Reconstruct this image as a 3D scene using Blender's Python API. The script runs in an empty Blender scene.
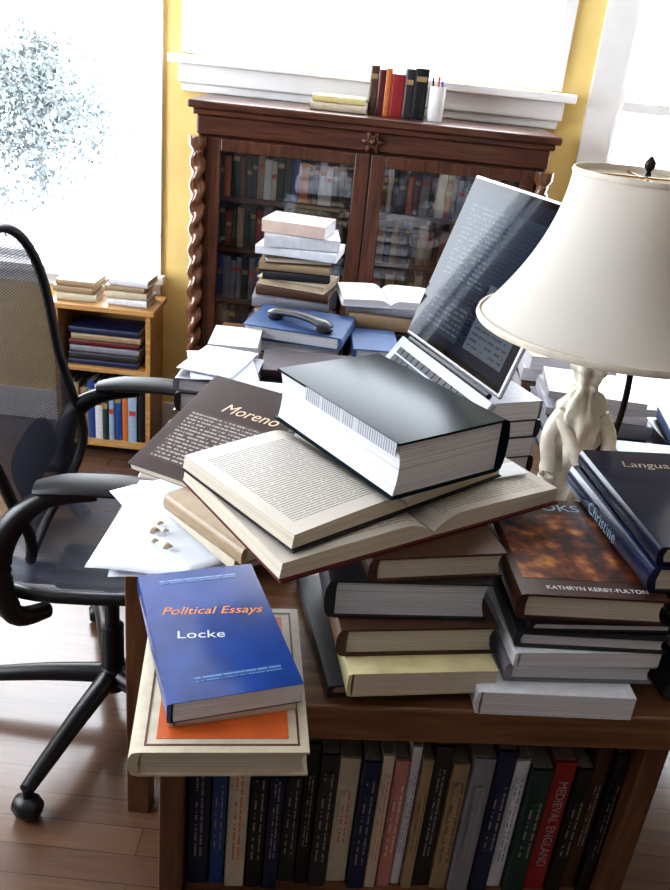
import bpy, bmesh, math, random
from mathutils import Vector, Matrix
random.seed(7)
S = bpy.context.scene
COL = S.collection
try:
    S.view_settings.view_transform = 'Standard'
    S.view_settings.look = 'Medium High Contrast'
    S.view_settings.exposure = .14
except Exception as e:
    print(e)

# ------------------------------------------------------------------ materials
MATS = {}
def nt(name):
    m = bpy.data.materials.new(name); m.use_nodes = True
    t = m.node_tree
    return m, t, t.nodes['Principled BSDF']
def setp(p, **k):
    for a, b in k.items():
        a = a.replace('_', ' ')
        if a in p.inputs: p.inputs[a].default_value = b
def c4(c): return (c[0], c[1], c[2], 1)
def mat(name, col, rough=.5, metal=0, coat=0, spec=.5, nscale=30, var=.12, bump=0, stretch=None, alpha=None):
    key = name
    if key in MATS: return MATS[key]
    m, t, p = nt(name)
    setp(p, Roughness=rough, Metallic=metal, Coat_Weight=coat, Coat_Roughness=.08, Specular_IOR_Level=spec)
    tc = t.nodes.new('ShaderNodeTexCoord'); mp = t.nodes.new('ShaderNodeMapping')
    t.links.new(tc.outputs['Object'], mp.inputs[0])
    if stretch: mp.inputs['Scale'].default_value = stretch
    n = t.nodes.new('ShaderNodeTexNoise'); n.inputs['Scale'].default_value = nscale; n.inputs['Detail'].default_value = 4
    t.links.new(mp.outputs[0], n.inputs['Vector'])
    r = t.nodes.new('ShaderNodeValToRGB')
    r.color_ramp.elements[0].position = .3; r.color_ramp.elements[1].position = .7
    r.color_ramp.elements[0].color = c4([x * (1 - var) for x in col])
    r.color_ramp.elements[1].color = c4([min(1, x * (1 + var)) for x in col])
    t.links.new(n.outputs['Fac'], r.inputs[0]); t.links.new(r.outputs[0], p.inputs['Base Color'])
    if bump:
        b = t.nodes.new('ShaderNodeBump'); b.inputs['Strength'].default_value = bump; b.inputs['Distance'].default_value = .002
        t.links.new(n.outputs['Fac'], b.inputs['Height']); t.links.new(b.outputs[0], p.inputs['Normal'])
    MATS[key] = m
    return m
def wood(name, col, col2, rough=.35, axis=(1, 12, 12), scale=6, coat=.15):
    if name in MATS: return MATS[name]
    m, t, p = nt(name)
    setp(p, Roughness=rough, Coat_Weight=coat)
    tc = t.nodes.new('ShaderNodeTexCoord'); mp = t.nodes.new('ShaderNodeMapping')
    mp.inputs['Scale'].default_value = axis
    t.links.new(tc.outputs['Object'], mp.inputs[0])
    n = t.nodes.new('ShaderNodeTexNoise'); n.inputs['Scale'].default_value = scale; n.inputs['Detail'].default_value = 8
    n.inputs['Distortion'].default_value = .6
    t.links.new(mp.outputs[0], n.inputs['Vector'])
    r = t.nodes.new('ShaderNodeValToRGB'); r.color_ramp.elements[0].position = .35; r.color_ramp.elements[1].position = .68
    r.color_ramp.elements[0].color = c4(col); r.color_ramp.elements[1].color = c4(col2)
    t.links.new(n.outputs['Fac'], r.inputs[0]); t.links.new(r.outputs[0], p.inputs['Base Color'])
    b = t.nodes.new('ShaderNodeBump'); b.inputs['Strength'].default_value = .15; b.inputs['Distance'].default_value = .001
    t.links.new(n.outputs['Fac'], b.inputs['Height']); t.links.new(b.outputs[0], p.inputs['Normal'])
    MATS[name] = m
    return m
def math_n(t, op, a, b=None):
    n = t.nodes.new('ShaderNodeMath'); n.operation = op
    for i, v in enumerate((a, b)):
        if v is None: continue
        if isinstance(v, (int, float)): n.inputs[i].default_value = v
        else: t.links.new(v, n.inputs[i])
    return n.outputs[0]
def print_mat(name, paper, ink, pitch, freq, x0, x1, y0, y1, rough=.6, thr=.42, strength=.75, coat=0, emit=0, spec=.5):
    """rows of small illegible print on a surface, object XY in metres"""
    if name in MATS: return MATS[name]
    m, t, p = nt(name); setp(p, Roughness=rough, Coat_Weight=coat, Specular_IOR_Level=spec)
    tc = t.nodes.new('ShaderNodeTexCoord'); sp = t.nodes.new('ShaderNodeSeparateXYZ')
    t.links.new(tc.outputs['Object'], sp.inputs[0]); X, Yv = sp.outputs[0], sp.outputs[1]
    yy = math_n(t, 'DIVIDE', Yv, pitch); fl = math_n(t, 'FLOOR', yy); fr = math_n(t, 'SUBTRACT', yy, fl)
    cb = t.nodes.new('ShaderNodeCombineXYZ')
    t.links.new(math_n(t, 'MULTIPLY', X, freq), cb.inputs[0]); t.links.new(math_n(t, 'MULTIPLY', fl, 7.31), cb.inputs[1])
    n = t.nodes.new('ShaderNodeTexNoise'); n.inputs['Scale'].default_value = 1; n.inputs['Detail'].default_value = 2
    t.links.new(cb.outputs[0], n.inputs['Vector'])
    w = math_n(t, 'GREATER_THAN', n.outputs['Fac'], thr)
    band = math_n(t, 'MULTIPLY', math_n(t, 'GREATER_THAN', fr, .3), math_n(t, 'LESS_THAN', fr, .72))
    box = math_n(t, 'MULTIPLY', math_n(t, 'MULTIPLY', math_n(t, 'GREATER_THAN', X, x0), math_n(t, 'LESS_THAN', X, x1)),
                 math_n(t, 'MULTIPLY', math_n(t, 'GREATER_THAN', Yv, y0), math_n(t, 'LESS_THAN', Yv, y1)))
    f = math_n(t, 'MULTIPLY', math_n(t, 'MULTIPLY', math_n(t, 'MULTIPLY', w, band), box), strength)
    mx = t.nodes.new('ShaderNodeMix'); mx.data_type = 'RGBA'
    t.links.new(f, mx.inputs[0]); mx.inputs[6].default_value = c4(paper); mx.inputs[7].default_value = c4(ink)
    t.links.new(mx.outputs[2], p.inputs['Base Color'])
    if emit:
        t.links.new(mx.outputs[2], p.inputs['Emission Color']); p.inputs['Emission Strength'].default_value = emit
    MATS[name] = m
    return m
def page_edge(name, col, axis=2):
    if name in MATS: return MATS[name]
    sc = [3, 3, 3]; sc[axis] = 900
    return mat(name, col, rough=.75, nscale=1, var=.22, stretch=tuple(sc), bump=.3)
PAGE_W = page_edge('paper_edge_white', (.60, .60, .64))
PAGE_C = page_edge('paper_edge_cream', (.56, .50, .41))
PAGE_T = page_edge('paper_edge_tan', (.44, .34, .23))
PAGE_UP = page_edge('paper_edge_upright', (.28, .25, .21), 0)
COLR = {
 'navy': (.012, .020, .065), 'blue': (.025, .07, .24), 'black': (.010, .010, .012), 'charcoal': (.026, .026, .032),
 'cream': (.54, .48, .37), 'white': (.64, .65, .70), 'pink': (.46, .21, .18), 'tan': (.32, .23, .14), 'brown': (.075, .034, .02),
 'red': (.26, .02, .022), 'dark green': (.014, .04, .036), 'yellow': (.62, .53, .26), 'orange': (.5, .15, .04), 'grey': (.21, .21, .25),
 'teal': (.01, .05, .065), 'pale blue': (.30, .42, .58), 'maroon': (.10, .012, .016), 'green': (.04, .12, .07)}
def cover(cn, glossy=.15):
    return mat('cover_' + cn.replace(' ', '_') + ('_gloss' if glossy > .3 else ''), COLR[cn], rough=.24 if glossy > .3 else .42, coat=glossy, nscale=60, var=.1, spec=.4)

# ------------------------------------------------------------------ mesh helpers
def link(o, parent=None, loc=None, rot=None):
    COL.objects.link(o)
    if parent is not None: o.parent = parent
    if loc is not None: o.location = loc
    if rot is not None: o.rotation_euler = rot
    return o
def mesh_obj(name, verts, faces, m=None, parent=None, smooth=False, loc=None, rot=None, mats=None, fmat=None):
    me = bpy.data.meshes.new(name); me.from_pydata([tuple(v) for v in verts], [], faces); me.update()
    bm = bmesh.new(); bm.from_mesh(me); bmesh.ops.recalc_face_normals(bm, faces=bm.faces); bm.to_mesh(me); bm.free()
    if mats:
        for x in mats: me.materials.append(x)
        if fmat:
            for pl, i in zip(me.polygons, fmat): pl.material_index = i
    elif m: me.materials.append(m)
    if smooth:
        for pl in me.polygons: pl.use_smooth = True
    o = bpy.data.objects.new(name, me)
    return link(o, parent, loc, rot)
def smooth_angle(o, ang=40):
    me = o.data
    for pl in me.polygons: pl.use_smooth = True
    try: me.set_sharp_from_angle(angle=math.radians(ang))
    except Exception: pass
def bevel(o, w=.002, seg=2):
    b = o.modifiers.new('bevel', 'BEVEL'); b.width = w; b.segments = seg; b.limit_method = 'ANGLE'; b.angle_limit = math.radians(35)
    return o
def boxes(name, lst, m, parent=None, loc=None, rot=None, bev=0, seg=2):
    V, F_ = [], []
    for (x0, x1, y0, y1, z0, z1) in lst:
        n = len(V)
        V += [(x0, y0, z0), (x1, y0, z0), (x1, y1, z0), (x0, y1, z0), (x0, y0, z1), (x1, y0, z1), (x1, y1, z1), (x0, y1, z1)]
        F_ += [[n + i for i in q] for q in ((0, 3, 2, 1), (4, 5, 6, 7), (0, 1, 5, 4), (1, 2, 6, 5), (2, 3, 7, 6), (3, 0, 4, 7))]
    o = mesh_obj(name, V, F_, m, parent, loc=loc, rot=rot)
    if bev: bevel(o, bev, seg)
    return o
def lathe(name, prof, m, parent=None, seg=48, loc=None, rot=None, fn=None, close=False, smooth=True):
    V, F_ = [], []
    for i, (r, z) in enumerate(prof):
        for j in range(seg):
            a = 2 * math.pi * j / seg
            rr = r if fn is None else fn(r, z, a)
            V.append((rr * math.cos(a), rr * math.sin(a), z))
    n = len(prof)
    for i in range(n - 1 + (1 if close else 0)):
        for j in range(seg):
            a, b = i * seg + j, i * seg + (j + 1) % seg
            c, d = ((i + 1) % n) * seg + (j + 1) % seg, ((i + 1) % n) * seg + j
            F_.append([a, b, c, d])
    if not close:
        F_.append(list(range(seg))[::-1]); F_.append([(n - 1) * seg + j for j in range(seg)])
    o = mesh_obj(name, V, F_, m, parent, loc=loc, rot=rot)
    if smooth: smooth_angle(o, 50)
    return o
def catmull(P, n=6, closed=False):
    P = [Vector(p) for p in P]; out = []
    N = len(P)
    rng = range(N) if closed else range(N - 1)
    for i in rng:
        if closed: p0, p1, p2, p3 = P[(i - 1) % N], P[i], P[(i + 1) % N], P[(i + 2) % N]
        else: p0, p1, p2, p3 = P[max(0, i - 1)], P[i], P[i + 1], P[min(N - 1, i + 2)]
        for k in range(n):
            t = k / n
            out.append(.5 * ((2 * p1) + (-p0 + p2) * t + (2 * p0 - 5 * p1 + 4 * p2 - p3) * t * t + (-p0 + 3 * p1 - 3 * p2 + p3) * t ** 3))
    if not closed: out.append(P[-1])
    return out
def tube(name, path, rad, m, parent=None, seg=12, closed=False, flat=1.0, up=(0, 0, 1), sm=6, loc=None):
    """swept tube; rad = number or list per control point; flat squeezes along 'up'"""
    P = catmull(path, sm, closed) if sm > 1 else [Vector(p) for p in path]
    n = len(P)
    if isinstance(rad, (int, float)): R_ = [rad] * n
    else:
        R_ = []
        for i in range(n):
            t = i / (n - 1) * (len(rad) - 1); k = min(int(t), len(rad) - 2); R_.append(rad[k] + (rad[k + 1] - rad[k]) * (t - k))
    V, F_ = [], []; upv = Vector(up)
    for i in range(n):
        a = P[(i - 1) % n] if closed or i > 0 else P[i]
        b = P[(i + 1) % n] if closed or i < n - 1 else P[i]
        d = (b - a).normalized()
        s = d.cross(upv)
        if s.length < 1e-3: s = d.cross(Vector((1, .01, 0)))
        s.normalize(); u = s.cross(d).normalized()
        for j in range(seg):
            an = 2 * math.pi * j / seg
            V.append(P[i] + s * math.cos(an) * R_[i] + u * math.sin(an) * R_[i] * flat)
    for i in range(n if closed else n - 1):
        for j in range(seg):
            F_.append([i * seg + j, i * seg + (j + 1) % seg, ((i + 1) % n) * seg + (j + 1) % seg, ((i + 1) % n) * seg + j])
    if not closed:
        F_.append(list(range(seg))[::-1]); F_.append([(n - 1) * seg + j for j in range(seg)])
    o = mesh_obj(name, V, F_, m, parent, loc=loc); smooth_angle(o, 50)
    return o
def root(name, label, cat, loc=(0, 0, 0), rotz=0, tilt=None, group=None):
    e = bpy.data.objects.new(name, None); e.empty_display_size = .05
    COL.objects.link(e); e.location = loc
    e.rotation_mode = 'QUATERNION'
    M = Matrix.Rotation(rotz, 3, 'Z')
    if tilt: M = M @ Matrix.Rotation(tilt[1], 3, tilt[0])
    e.rotation_quaternion = M.to_quaternion()
    e['label'] = label; e['category'] = cat
    if group: e['group'] = group
    return e
def top(o, label, cat, group=None):
    o['label'] = label; o['category'] = cat
    if group: o['group'] = group
    return o
def text(parent, s, size, origin, dirv, upv, m, name='title_lettering', sx=1.0, shear=0, bold=0):
    cu = bpy.data.curves.new(name, 'FONT'); cu.body = s; cu.size = size; cu.align_x = 'CENTER'; cu.align_y = 'CENTER'
    cu.extrude = .0001; cu.shear = shear; cu.offset = bold; cu.resolution_u = 3
    tmp = bpy.data.objects.new('tmp', cu); me = bpy.data.meshes.new_from_object(tmp)
    bpy.data.objects.remove(tmp); me.materials.clear(); me.materials.append(m)
    o = bpy.data.objects.new(name, me); COL.objects.link(o); o.parent = parent
    d = Vector(dirv).normalized(); u = Vector(upv).normalized(); n = d.cross(u)
    M = Matrix((d * sx, u, n)).transposed().to_4x4(); M.translation = Vector(origin)
    o.matrix_local = M
    return o

# ------------------------------------------------------------------ books
def mapper(dx, dy, side):
    if side == 'L': return dx, dy, lambda x, y, z: (x - dx / 2, y, z)
    if side == 'R': return dx, dy, lambda x, y, z: (dx / 2 - x, -y, z)
    if side == 'F': return dy, dx, lambda x, y, z: (-y, x - dy / 2, z)
    if side == 'B': return dy, dx, lambda x, y, z: (y, dy / 2 - x, z)
def book_parts(par, W, L, t, fn, cov, pages, soft=False, pname='pages'):
    bt = .0008 if soft else .003
    ov = 0 if soft else .0035
    N = 8
    outer = [(W, t), (.007, t)]
    bulge = .001 if soft else min(.007, t * .18)
    for i in range(1, N):
        a = math.pi / 2 + math.pi * i / N
        outer.append((.003 + bulge * 1.2 * math.cos(a) + 0, t / 2 + t / 2 * math.sin(a) * .98))
    outer += [(.007, 0), (W, 0)]
    inner = [(W, bt), (.006 + bt, bt), (.006, t / 2), (.006 + bt, t - bt), (W, t - bt)]
    sec = outer + inner
    V = []; n = len(sec)
    for y in (-L / 2, L / 2):
        for (x, z) in sec: V.append(fn(x, y, z))
    F_ = [[i, (i + 1) % n, n + (i + 1) % n, n + i] for i in range(n)]
    F_ += [list(range(n)), [n + i for i in range(n)][::-1]]
    c = mesh_obj('cover', V, F_, cov, par)
    smooth_angle(c, 35)
    e = .0003
    z0, z1 = bt + e, t - bt - e
    xs = W - ov
    conc = 0 if soft else min(.005, t * .12)
    sec = [(.009, z0), (xs, z0)] + [(xs - conc * math.sin(math.pi * k / 5), z0 + (z1 - z0) * k / 5) for k in range(1, 5)] + [(xs, z1), (.009, z1)]
    V = []; n = len(sec)
    for y in (-L / 2 + ov + .0002, L / 2 - ov - .0002):
        for (x, z) in sec: V.append(fn(x, y, z))
    F_ = [[i, (i + 1) % n, n + (i + 1) % n, n + i] for i in range(n)] + [list(range(n)), [n + i for i in range(n)][::-1]]
    p = mesh_obj(pname, V, F_, pages, par)
    return c, p
def book(label, cx, cy, z, dx, dy, t, rot=0, cov='navy', pages=None, side='L', soft=False, tilt=None, group=None, gloss=.15, name='book', cmat=None):
    r_ = root(name, label, 'book', (cx, cy, z), math.radians(rot), tilt, group)
    W, L, fn = mapper(dx, dy, side)
    book_parts(r_, W, L, t, fn, cmat or cover(cov, gloss), pages or PAGE_W, soft)
    return r_
def upright(label, x, y, z, t, depth, h, cov, rotz=0, group=None, soft=False, gloss=.15, lean=0):
    r_ = root('book', label, 'book', (x, y, z), rotz, ('Y', lean) if lean else None, group)
    fn = lambda a, b, c: (c - t / 2, a, b + h / 2)
    book_parts(r_, depth, h, t, fn, cover(cov, gloss), PAGE_UP, soft)
    return r_
def stack(cx, cy, z, specs, group, G=.0006):
    out = []
    for s in specs:
        lab, ox, oy, dx, dy, t, rot, cv = s[:8]
        kw = s[8] if len(s) > 8 else {}
        out.append(book(lab, cx + ox, cy + oy, z, dx, dy, t, rot, cv, group=group, **kw)); z += t + G
    return z, out
def open_book(label, cx, cy, z, W, L, rot, tl, tr, cov, pages, pmat_l, pmat_r, group=None, tilt=None):
    """opened book lying face up; spine along local Y"""
    r_ = root('open_book', label, 'book', (cx, cy, z), math.radians(rot), tilt, group)
    hw = W / 2
    bt = .003
    n = 24; V = []
    for y in (-L / 2, L / 2):
        for i in range(n + 1):
            x = -hw + W * i / n; V.append((x, y, bt))
        for i in range(n + 1):
            x = hw - W * i / n; V.append((x, y, 0))
    m_ = 2 * (n + 1)
    F_ = [[i, (i + 1) % m_, m_ + (i + 1) % m_, m_ + i] for i in range(m_)] + [list(range(m_)), [m_ + i for i in range(m_)][::-1]]
    mesh_obj('cover', V, F_, cov, r_)
    for sgn, tt, pm in ((-1, tl, pmat_l), (1, tr, pmat_r)):
        K = 22; V = []; lw = hw - .004; J = 6
        prof = []
        for k in range(K + 1):
            s = k / K
            rise = min(1, (s / .22)) ; rise = math.sin(rise * math.pi / 2) ** .8
            zt = bt + .0004 + tt * (.22 + .78 * rise) * (1 - .18 * s * s)
            prof.append((sgn * (.0008 + s * lw), zt))
        for j in range(J + 1):
            y = -L / 2 + .004 + (L - .008) * j / J
            for (x, zt) in prof: V.append((x, y, zt))
        F_ = []; fm = []
        for j in range(J):
            for k in range(K):
                a = j * (K + 1) + k; F_.append([a, a + 1, a + K + 2, a + K + 1]); fm.append(0)
        nb = len(V)
        for j in range(J + 1):
            y = -L / 2 + .004 + (L - .008) * j / J
            V.append((sgn * .0008, y, bt + .0004)); V.append((sgn * (lw + tt * .15), y, bt + .0004))
        for j in range(J):
            a = j * (K + 1) + K; F_.append([a, a + K + 1, nb + 2 * (j + 1) + 1, nb + 2 * j + 1]); fm.append(1)
            a = j * (K + 1); F_.append([a, a + K + 1, nb + 2 * (j + 1), nb + 2 * j]); fm.append(1)
            F_.append([nb + 2 * j, nb + 2 * j + 1, nb + 2 * j + 3, nb + 2 * j + 2]); fm.append(1)
        F_.append(list(range(K + 1)) + [nb + 1, nb]); fm.append(1)
        F_.append([J * (K + 1) + k for k in range(K + 1)] + [nb + 2 * J + 1, nb + 2 * J]); fm.append(1)
        mesh_obj('pages', V, F_, None, r_, mats=[pm, pages], fmat=fm, smooth=False)
    return r_
def paper(label, cx, cy, z, w, l, rot, m, curl=.006, droop=None, seedv=0, cat='paper', name='paper_sheet', group=None):
    rs = random.Random(seedv); nx, ny = 14, 16; V = []; a, b, c = rs.random() * 6, rs.random() * 6, rs.random() * 6
    for j in range(ny + 1):
        for i in range(nx + 1):
            x = (i / nx - .5) * w; y = (j / ny - .5) * l
            zz = curl * (.5 + .5 * math.sin(x * 17 + a) * math.sin(y * 13 + b))
            if droop: zz += droop(x, y)
            V.append((x, y, zz))
    F_ = [[j * (nx + 1) + i, j * (nx + 1) + i + 1, (j + 1) * (nx + 1) + i + 1, (j + 1) * (nx + 1) + i] for j in range(ny) for i in range(nx)]
    o = mesh_obj(name, V, F_, m, None, smooth=True, loc=(cx, cy, z), rot=(0, 0, math.radians(rot)))
    sd = o.modifiers.new('solid', 'SOLIDIFY'); sd.thickness = .0004
    return top(o, label, cat, group)

# ------------------------------------------------------------------ common mats
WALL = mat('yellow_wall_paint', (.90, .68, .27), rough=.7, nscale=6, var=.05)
WALLW = mat('ochre_low_bounce_wall', (.42, .34, .22), rough=.8, nscale=6, var=.04)  # unseen side walls, colour darkened so they bounce and reflect less light
WALLD = mat('dark_low_bounce_wall', (.16, .148, .145), rough=.8, nscale=6, var=.04)  # wall behind the camera, made dark to hold back bounced light
CEIL = mat('ceiling_paint', (.70, .69, .68), rough=.9, nscale=5, var=.03)
TRIM = mat('white_trim_paint', (.93, .93, .94), rough=.4, nscale=10, var=.03)
DARKW = wood('dark_oak_horizontal', (.045, .015, .009), (.125, .044, .022), .32, (1, 14, 14))
DARKV = wood('dark_oak_vertical', (.045, .015, .009), (.125, .044, .022), .32, (14, 14, 1))
OAK = wood('warm_wood_horizontal', (.12, .052, .022), (.22, .105, .048), .38, (1, 12, 12))
OAKV = wood('warm_wood_vertical', (.08, .032, .015), (.17, .075, .033), .38, (12, 12, 1))
PINE = wood('light_pine', (.38, .20, .07), (.55, .32, .12), .4, (1, 10, 10))
BLACKP = mat('black_plastic', (.008, .008, .010), rough=.38, nscale=80, var=.1)
BLACKR = mat('black_rubber_pad', (.010, .010, .012), rough=.5, nscale=80, var=.1)
STEEL = mat('brushed_silver', (.46, .47, .52), rough=.32, metal=.85, nscale=50, var=.05)
GOLDI = mat('gold_ink', (.70, .45, .14), rough=.4)
DGOLD = mat('worn_gilt', (.30, .21, .10), rough=.5)
ORANGEI = mat('orange_ink', (.90, .30, .04), rough=.5)
TANI = mat('pale_tan_ink', (.74, .56, .40), rough=.5)
WHITEI = mat('white_ink', (.72, .75, .80), rough=.5)
PALEI = mat('pale_blue_ink', (.30, .48, .62), rough=.5)
REDI = mat('red_ink', (.45, .06, .04), rough=.5)
PAPER = mat('white_paper', (.80, .81, .84), rough=.8, nscale=20, var=.02)

# ------------------------------------------------------------------ room
def wall_holes(name, a0, a1, z0, z1, holes, p0, p1, m, axis='x'):
    xs = sorted({a0, a1} | {h[0] for h in holes} | {h[1] for h in holes}); zs = sorted({z0, z1} | {h[2] for h in holes} | {h[3] for h in holes})
    L_ = []
    for i in range(len(xs) - 1):
        for j in range(len(zs) - 1):
            cx, cz = (xs[i] + xs[i + 1]) / 2, (zs[j] + zs[j + 1]) / 2
            if any(h[0] < cx < h[1] and h[2] < cz < h[3] for h in holes): continue
            L_.append((xs[i], xs[i + 1], p0, p1, zs[j], zs[j + 1]) if axis == 'x' else (p0, p1, xs[i], xs[i + 1], zs[j], zs[j + 1]))
    o = boxes(name, L_, m); o['kind'] = 'structure'; return o
X0, X1, Y0, Y1, ZC = -2.3, 2.5, -1.6, 3.4, 2.7
HB = [(-2.05, -.86, .70, 2.45), (-.66, .64, 1.53, 2.45), (.90, 2.1, .70, 2.45)]
wall_holes('wall_back', X0 - .12, X1 + .12, 0, ZC, HB, Y1, Y1 + .12, WALL)
HL = [(.2, 2.2, .8, 2.4)]
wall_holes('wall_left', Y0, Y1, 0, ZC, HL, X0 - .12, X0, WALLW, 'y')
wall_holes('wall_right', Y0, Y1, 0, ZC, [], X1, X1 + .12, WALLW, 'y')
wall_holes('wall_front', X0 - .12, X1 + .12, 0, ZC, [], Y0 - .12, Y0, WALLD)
o = boxes('ceiling', [(X0 - .12, X1 + .12, Y0 - .12, Y1 + .12, ZC, ZC + .08)], CEIL); o['kind'] = 'structure'
m, t, p = nt('oak_floor_planks'); setp(p, Roughness=.27, Coat_Weight=.35, Coat_Roughness=.14, Specular_IOR_Level=.45)
tc = t.nodes.new('ShaderNodeTexCoord'); mp = t.nodes.new('ShaderNodeMapping'); t.links.new(tc.outputs['Object'], mp.inputs[0])
br = t.nodes.new('ShaderNodeTexBrick'); br.inputs['Scale'].default_value = 1; br.inputs['Brick Width'].default_value = .9
br.inputs['Row Height'].default_value = .07; br.inputs['Mortar Size'].default_value = .0010; br.offset = .37
br.inputs['Color1'].default_value = (.135, .072, .045, 1); br.inputs['Color2'].default_value = (.175, .096, .060, 1); br.inputs['Mortar'].default_value = (.06, .03, .02, 1)
t.links.new(mp.outputs[0], br.inputs['Vector'])
mp2 = t.nodes.new('ShaderNodeMapping'); mp2.inputs['Scale'].default_value = (2, 30, 1); t.links.new(tc.outputs['Object'], mp2.inputs[0])
n = t.nodes.new('ShaderNodeTexNoise'); n.inputs['Scale'].default_value = 3; n.inputs['Detail'].default_value = 6; t.links.new(mp2.outputs[0], n.inputs['Vector'])
mx = t.nodes.new('ShaderNodeMix'); mx.data_type = 'RGBA'; mx.blend_type = 'MULTIPLY'; mx.inputs[0].default_value = .5
t.links.new(br.outputs['Color'], mx.inputs[6]); t.links.new(n.outputs['Fac'], mx.inputs[7]); t.links.new(mx.outputs[2], p.inputs['Base Color'])
FL = m
o = boxes('floor', [(X0 - .12, X1 + .12, Y0 - .12, Y1 + .12, -.06, 0)], FL); o['kind'] = 'structure'
o = boxes('baseboard_back', [(X0, X1, Y1 - .02, Y1 - .001, 0.001, .14)], TRIM, bev=.004); o['kind'] = 'structure'
def window(name, x0, x1, z0, z1, rails=(), stiles=(), casing=.085, sill=True, cas_b=True):
    L_ = []
    y0, y1 = Y1 - .022, Y1 - .001
    c = casing
    L_ += [(x0 - c, x0, y0, y1, z0 - (c if cas_b else 0), z1 + c), (x1, x1 + c, y0, y1, z0 - (c if cas_b else 0), z1 + c), (x0 + .0005, x1 - .0005, y0, y1, z1, z1 + c)]
    if cas_b: L_.append((x0 + .0005, x1 - .0005, y0, y1, z0 - c, z0 - .0005))
    if sill: L_.append((x0 - c - .02, x1 + c + .02, Y1 - .07, Y1 - .0225, z0 - .03, z0))
    s = .03; a, b = Y1 + .03, Y1 + .07
    e = .001
    L_ += [(x0 + e, x0 + s, a, b, z0 + e, z1 - e), (x1 - s, x1 - e, a, b, z0 + e, z1 - e), (x0 + s + e, x1 - s - e, a, b, z0 + e, z0 + s), (x0 + s + e, x1 - s - e, a, b, z1 - s, z1 - e)]
    L_ += [(x0 + .0002, x0 + .004, Y1, Y1 + .029, z0 + .004, z1 - .004), (x1 - .004, x1 - .0002, Y1, Y1 + .029, z0 + .004, z1 - .004), (x0 + .004, x1 - .004, Y1, Y1 + .029, z0 + .0002, z0 + .004)]
    L_ += [(x0 + .0002, x0 + .004, Y1 + .071, Y1 + .12, z0 + .004, z1 - .004), (x1 - .004, x1 - .0002, Y1 + .071, Y1 + .12, z0 + .004, z1 - .004), (x0 + .004, x1 - .004, Y1 + .071, Y1 + .12, z0 + .0002, z0 + .004)]
    for r_ in rails: L_.append((x0 + s + e, x1 - s - e, a + .002, b - .002, r_ - .018, r_ + .018))
    o = boxes(name, L_, TRIM); o['kind'] = 'structure'
window('window_1', -2.05, -.86, .70, 2.45)
window('window_2', -.66, .64, 1.53, 2.45, casing=.045, sill=False, cas_b=False)
window('window_3', .90, 2.1, .70, 2.45, rails=(1.50,), casing=.11)
o = boxes('trim_1', [(-.74, .73, Y1 - .10, Y1 - .001, 1.495, 1.525), (-.71, .70, Y1 - .055, Y1 - .001, 1.43, 1.494), (-.70, .69, Y1 - .035, Y1 - .001, 1.40, 1.4295)], TRIM, bev=.006, seg=3); o['kind'] = 'structure'
a0, a1 = HL[0][0], HL[0][1]
o = boxes('added_window_left', [(X0 - .08, X0 - .04, a0 + .04, a1 - .04, .801, .84), (X0 - .08, X0 - .04, a0 + .04, a1 - .04, 2.36, 2.399), (X0 - .08, X0 - .04, a0 + .001, a0 + .039, .801, 2.399), (X0 - .08, X0 - .04, a1 - .039, a1 - .001, .801, 2.399)], TRIM); o['kind'] = 'structure'  # unseen window, added to give rim light from the left
o = boxes('ground', [(-25, 25, 3.6, 45, -.9, -.8)], mat('pale_ground', (.80, .81, .83), rough=.9, nscale=1)); o['kind'] = 'structure'
LEAF = mat('foliage', (.105, .120, .124), rough=.8, nscale=3, var=.25)
BARK = mat('bark', (.20, .20, .20), rough=.9)
def tree(label, x, y, h, w, sd):
    r_ = root('tree', label, 'tree', (x, y, -.8)); rs = random.Random(sd)
    tube('trunk', [(0, 0, 0), (.05, 0, h * .3), (0, .05, h * .6)], [.05, .04, .03], BARK, r_, seg=10)
    V, F_ = [], []
    cl = [(rs.gauss(0, w * .45), rs.gauss(0, w * .4), h * rs.uniform(.30, .92), rs.uniform(.12, .28)) for _ in range(40)]
    for k in range(11000):
        cx, cy, cz, cr = cl[k % len(cl)]
        c = Vector((cx + rs.gauss(0, cr), cy + rs.gauss(0, cr), cz + rs.gauss(0, cr * .8))); s = .04
        if c.z < .1 or c.z > h: continue
        q = [c + Vector((rs.uniform(-s, s), rs.uniform(-s, s), rs.uniform(-s, s))) for _ in range(3)]
        n_ = len(V); V += q; F_ += [[n_, n_ + 1, n_ + 2]]
    o = mesh_obj('foliage', V, F_, LEAF, r_); o['kind'] = 'stuff'
tree('pale bluish leafy tree standing outside the window', -3.35, 9.0, 2.35, .80, 3)

# ------------------------------------------------------------------ glass bookcase
BC = root('bookcase', 'tall dark oak bookcase with two glass doors and rope-twist columns', 'bookcase', (0, 3.0, 0))
x0, x1 = -.57, .61
boxes('body', [(x0, x0 + .03, .03, .37, .0, 1.29), (x1 - .03, x1, .03, .37, .0, 1.29), (x0 + .03, x1 - .03, .355, .37, .1, 1.29),
      (x0 + .03, x1 - .03, .03, .355, .06, .12), (x0 + .03, x1 - .03, .03, .355, 1.27, 1.29), (x0 + .03, x1 - .03, .035, .355, 0.0, .06),
      (.004, .034, .045, .355, .12, 1.27)], DARKW, BC, bev=.002)
for z in (.32, .525, .725, .915, 1.09):
    boxes('shelf', [(x0 + .031, .003, .05, .35, z - .016, z), (.035, x1 - .031, .05, .35, z - .016, z)], DARKW, BC)
boxes('cornice', [(x0 - .03, x1 + .03, -.02, .38, 1.375, 1.40), (x0 - .015, x1 + .015, -.005, .375, 1.355, 1.3748), (x0 - .004, x1 + .004, .012, .37, 1.292, 1.3548)], DARKW, BC, bev=.006, seg=3)
COLW = wood('polished_oak_column', (.09, .032, .016), (.22, .10, .055), .18, (14, 14, 1), coat=.8)
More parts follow.
